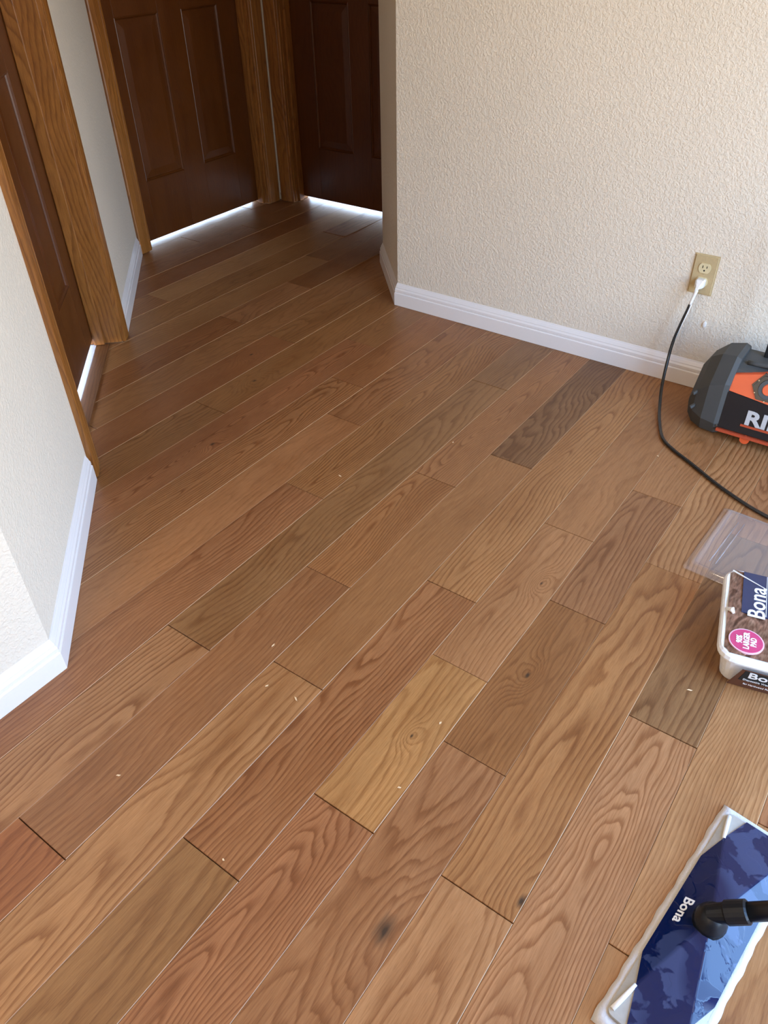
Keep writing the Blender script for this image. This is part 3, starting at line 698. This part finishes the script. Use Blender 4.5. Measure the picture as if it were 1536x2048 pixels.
# plate: a low hip whose ridges run from the corners to the socket
A0, A1, B0, B1 = .14, PL-.14, .09, PW-.09; AC, BC = PL/2, PW/2; zE, zC = .12, .31
def hz(b, a):
    """height of the plate's top"""
    fb = (b-B0)/(BC-B0) if b < BC else (B1-b)/(B1-BC); fa = (a-A0)/(AC-A0) if a < AC else (A1-a)/(A1-AC)
    return zE+(zC-zE)*max(0, min(1, fa, fb))
bm = B()
rim_t = rrect(B0, B1, A0, A1, .07, 0, 3)
loft(bm, [[MM @ Vector((p_.x, p_.y, .075)) for p_ in rim_t], [MM @ Vector((p_.x, p_.y, zE)) for p_ in rim_t]], cap=False)
top = bm.verts[:][-len(rim_t):]; bm.faces.new(bm.verts[:][:len(rim_t)])
cvt = bm.verts.new(MM @ Vector((BC, AC, zC)))
for i in range(len(top)): bm.faces.new((top[i], top[(i+1) % len(top)], cvt))
obj('base_plate', bm, M_grey, Mop)
# the blue cover over the middle: its outline is the plate with the corners cut off
c1_, c2_ = .80, .24
outl = [(B0, A0+c1_), (B0+c2_, A0-.01), (B1-c2_, A0-.01), (B1, A0+c1_), (B1, A1-c1_), (B1-c2_, A1+.01), (B0+c2_, A1+.01), (B0, A1-c1_)]
lift = .014
bm = B(); cvt = bm.verts.new(MM @ Vector((BC, AC, zC+lift)))
# points where the ridges cross the cut corners
def cross(p, q, cor):
    # intersection of p-q with the line from the corner to the centre
    (x1_, y1_), (x2_, y2_), (x3, y3), (x4, y4) = p, q, cor, (BC, AC)
    d = (x1_-x2_)*(y3-y4)-(y1_-y2_)*(x3-x4); t_ = ((x1_-x3)*(y3-y4)-(y1_-y3)*(x3-x4))/d
    return (x1_+t_*(x2_-x1_), y1_+t_*(y2_-y1_))
cors = [(B0, A0), None, (B1, A0), None, (B1, A1), None, (B0, A1), None]
full = []
for i in range(8):
    full.append(outl[i])
    if cors[i]: full.append(cross(outl[i], outl[(i+1) % 8], cors[i]))
tv = [bm.verts.new(MM @ Vector((x_, y_, hz(x_, y_)+lift))) for x_, y_ in full]
lv = [bm.verts.new(MM @ Vector((x_, y_, hz(x_, y_)-.03))) for x_, y_ in full]
for i in range(len(tv)):
    j = (i+1) % len(tv); bm.faces.new((tv[i], tv[j], cvt)); bm.faces.new((tv[i], lv[i], lv[j], tv[j]))
bm.faces.new(lv)
rid = [e_ for e_ in bm.edges if cvt in e_.verts and any((e_.other_vert(cvt) is tv[q]) for q in (1, 4, 7, 10))]
bmesh.ops.bevel(bm, geom=rid, offset=.02, segments=3, affect='EDGES', profile=.5)
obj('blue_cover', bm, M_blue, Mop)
for cb, ca in ((B0+.04, A0+.06), (B1-.04, A0+.06), (B0+.04, A1-.06), (B1-.04, A1-.06)):
    p_ = cross((B0, A0+c1_) if cb < BC else (B1, A0+c1_), (B0+c2_, A0) if cb < BC else (B1-c2_, A0), (B0 if cb < BC else B1, A0)) if ca < AC else cross((B0, A1-c1_) if cb < BC else (B1, A1-c1_), (B0+c2_, A1) if cb < BC else (B1-c2_, A1), (B0 if cb < BC else B1, A1))
    bm = B(); pts = [(cb, ca), ((cb+p_[0])/2, (ca+p_[1])/2), p_]
    tube(bm, [MM @ Vector((x_, y_, hz(x_, y_)+.002)) for x_, y_ in pts], .02, 8, [.03, .028, .022]); obj('ridge', bm, M_ridge, Mop, smooth=True)
# socket, joint and handle
M_sock = plain('black_joint_plastic', (0.007, 0.008, 0.011), 0.4, 0.3)
bm = B(); loft(bm, [[MM @ Vector((BC+x_*s_, AC+y_*s_*1.2, z)) for x_, y_ in [(math.cos(q*math.pi/10), math.sin(q*math.pi/10)) for q in range(20)]] for s_, z in ((.19, .27), (.17, .34), (.135, .40), (.115, .47), (.04, .49))])
obj('swivel_base', bm, M_sock, Mop, smooth=True)
hb = MM @ Vector((BC, AC, .46)); hd = Vector((.30, -.80, .60)).normalized()
bm = B(); tube(bm, [hb-hd*.06, hb+hd*.12, hb+hd*.14, hb+hd*.36, hb+hd*.38], .1, 18, [.10, .115, .135, .135, .115]); obj('joint_collar', bm, M_sock, Mop, smooth=False)
M_tube = plain('black_handle', (0.007, 0.008, 0.011), 0.35, 0.35)
bm = B(); tube(bm, [hb+hd*.30, hb+hd*1.0, hb+hd*7.2], .105, 18); obj('handle', bm, M_tube, Mop, smooth=True)
bm = B(); tube(bm, [hb+hd*7.1, hb+hd*7.2, hb+hd*7.9, hb+hd*8.0], .12, 16, [.11, .135, .135, .1]); obj('grip', bm, M_sock, Mop, smooth=True)
# lettering on the near long face, reading away from the socket side
b_t = B0+.135; a_t = AC+.05
zt_ = hz(b_t, a_t)+lift+.003
sl_ = (hz(b_t+.05, a_t)-hz(b_t-.05, a_t))/.1
MX = frame(MM @ Vector((b_t, a_t, zt_)), aa, bb+Vector((0, 0, sl_)))
text('lettering', 'Bona', .16, MX, M_print, Mop, .003, .003, 1.12)

# pale wood flakes swept about on the planks
M_flake = plain('pale_wood_flake', lin((228, 200, 160)), 0.7)
bm = B()
for x_, y_ in ((5.62, 6.42), (4.95, 5.95), (5.02, 5.42), (2.6, 4.55), (2.62, 6.6), (14.3, 3.2), (8.55, .62), (12.3, 7.1), (5.9, 3.4), (4.7, 3.3), (9.9, 8.4)):
    M_ = Matrix.Translation((x_, y_, .008)) @ Matrix.Rotation(rnd.uniform(0, 6.28), 4, 'Z')
    l_ = rnd.uniform(.02, .05); prism(bm, [(-l_, -.008), (l_*.4, -.014), (l_, .002), (-l_*.3, .012)], 0, .008, M_)
fl = obj('wood_flakes', bm, M_flake); setk(fl, 'tiny pale wood flakes scattered on the oak planks', 'debris', None, 'stuff')
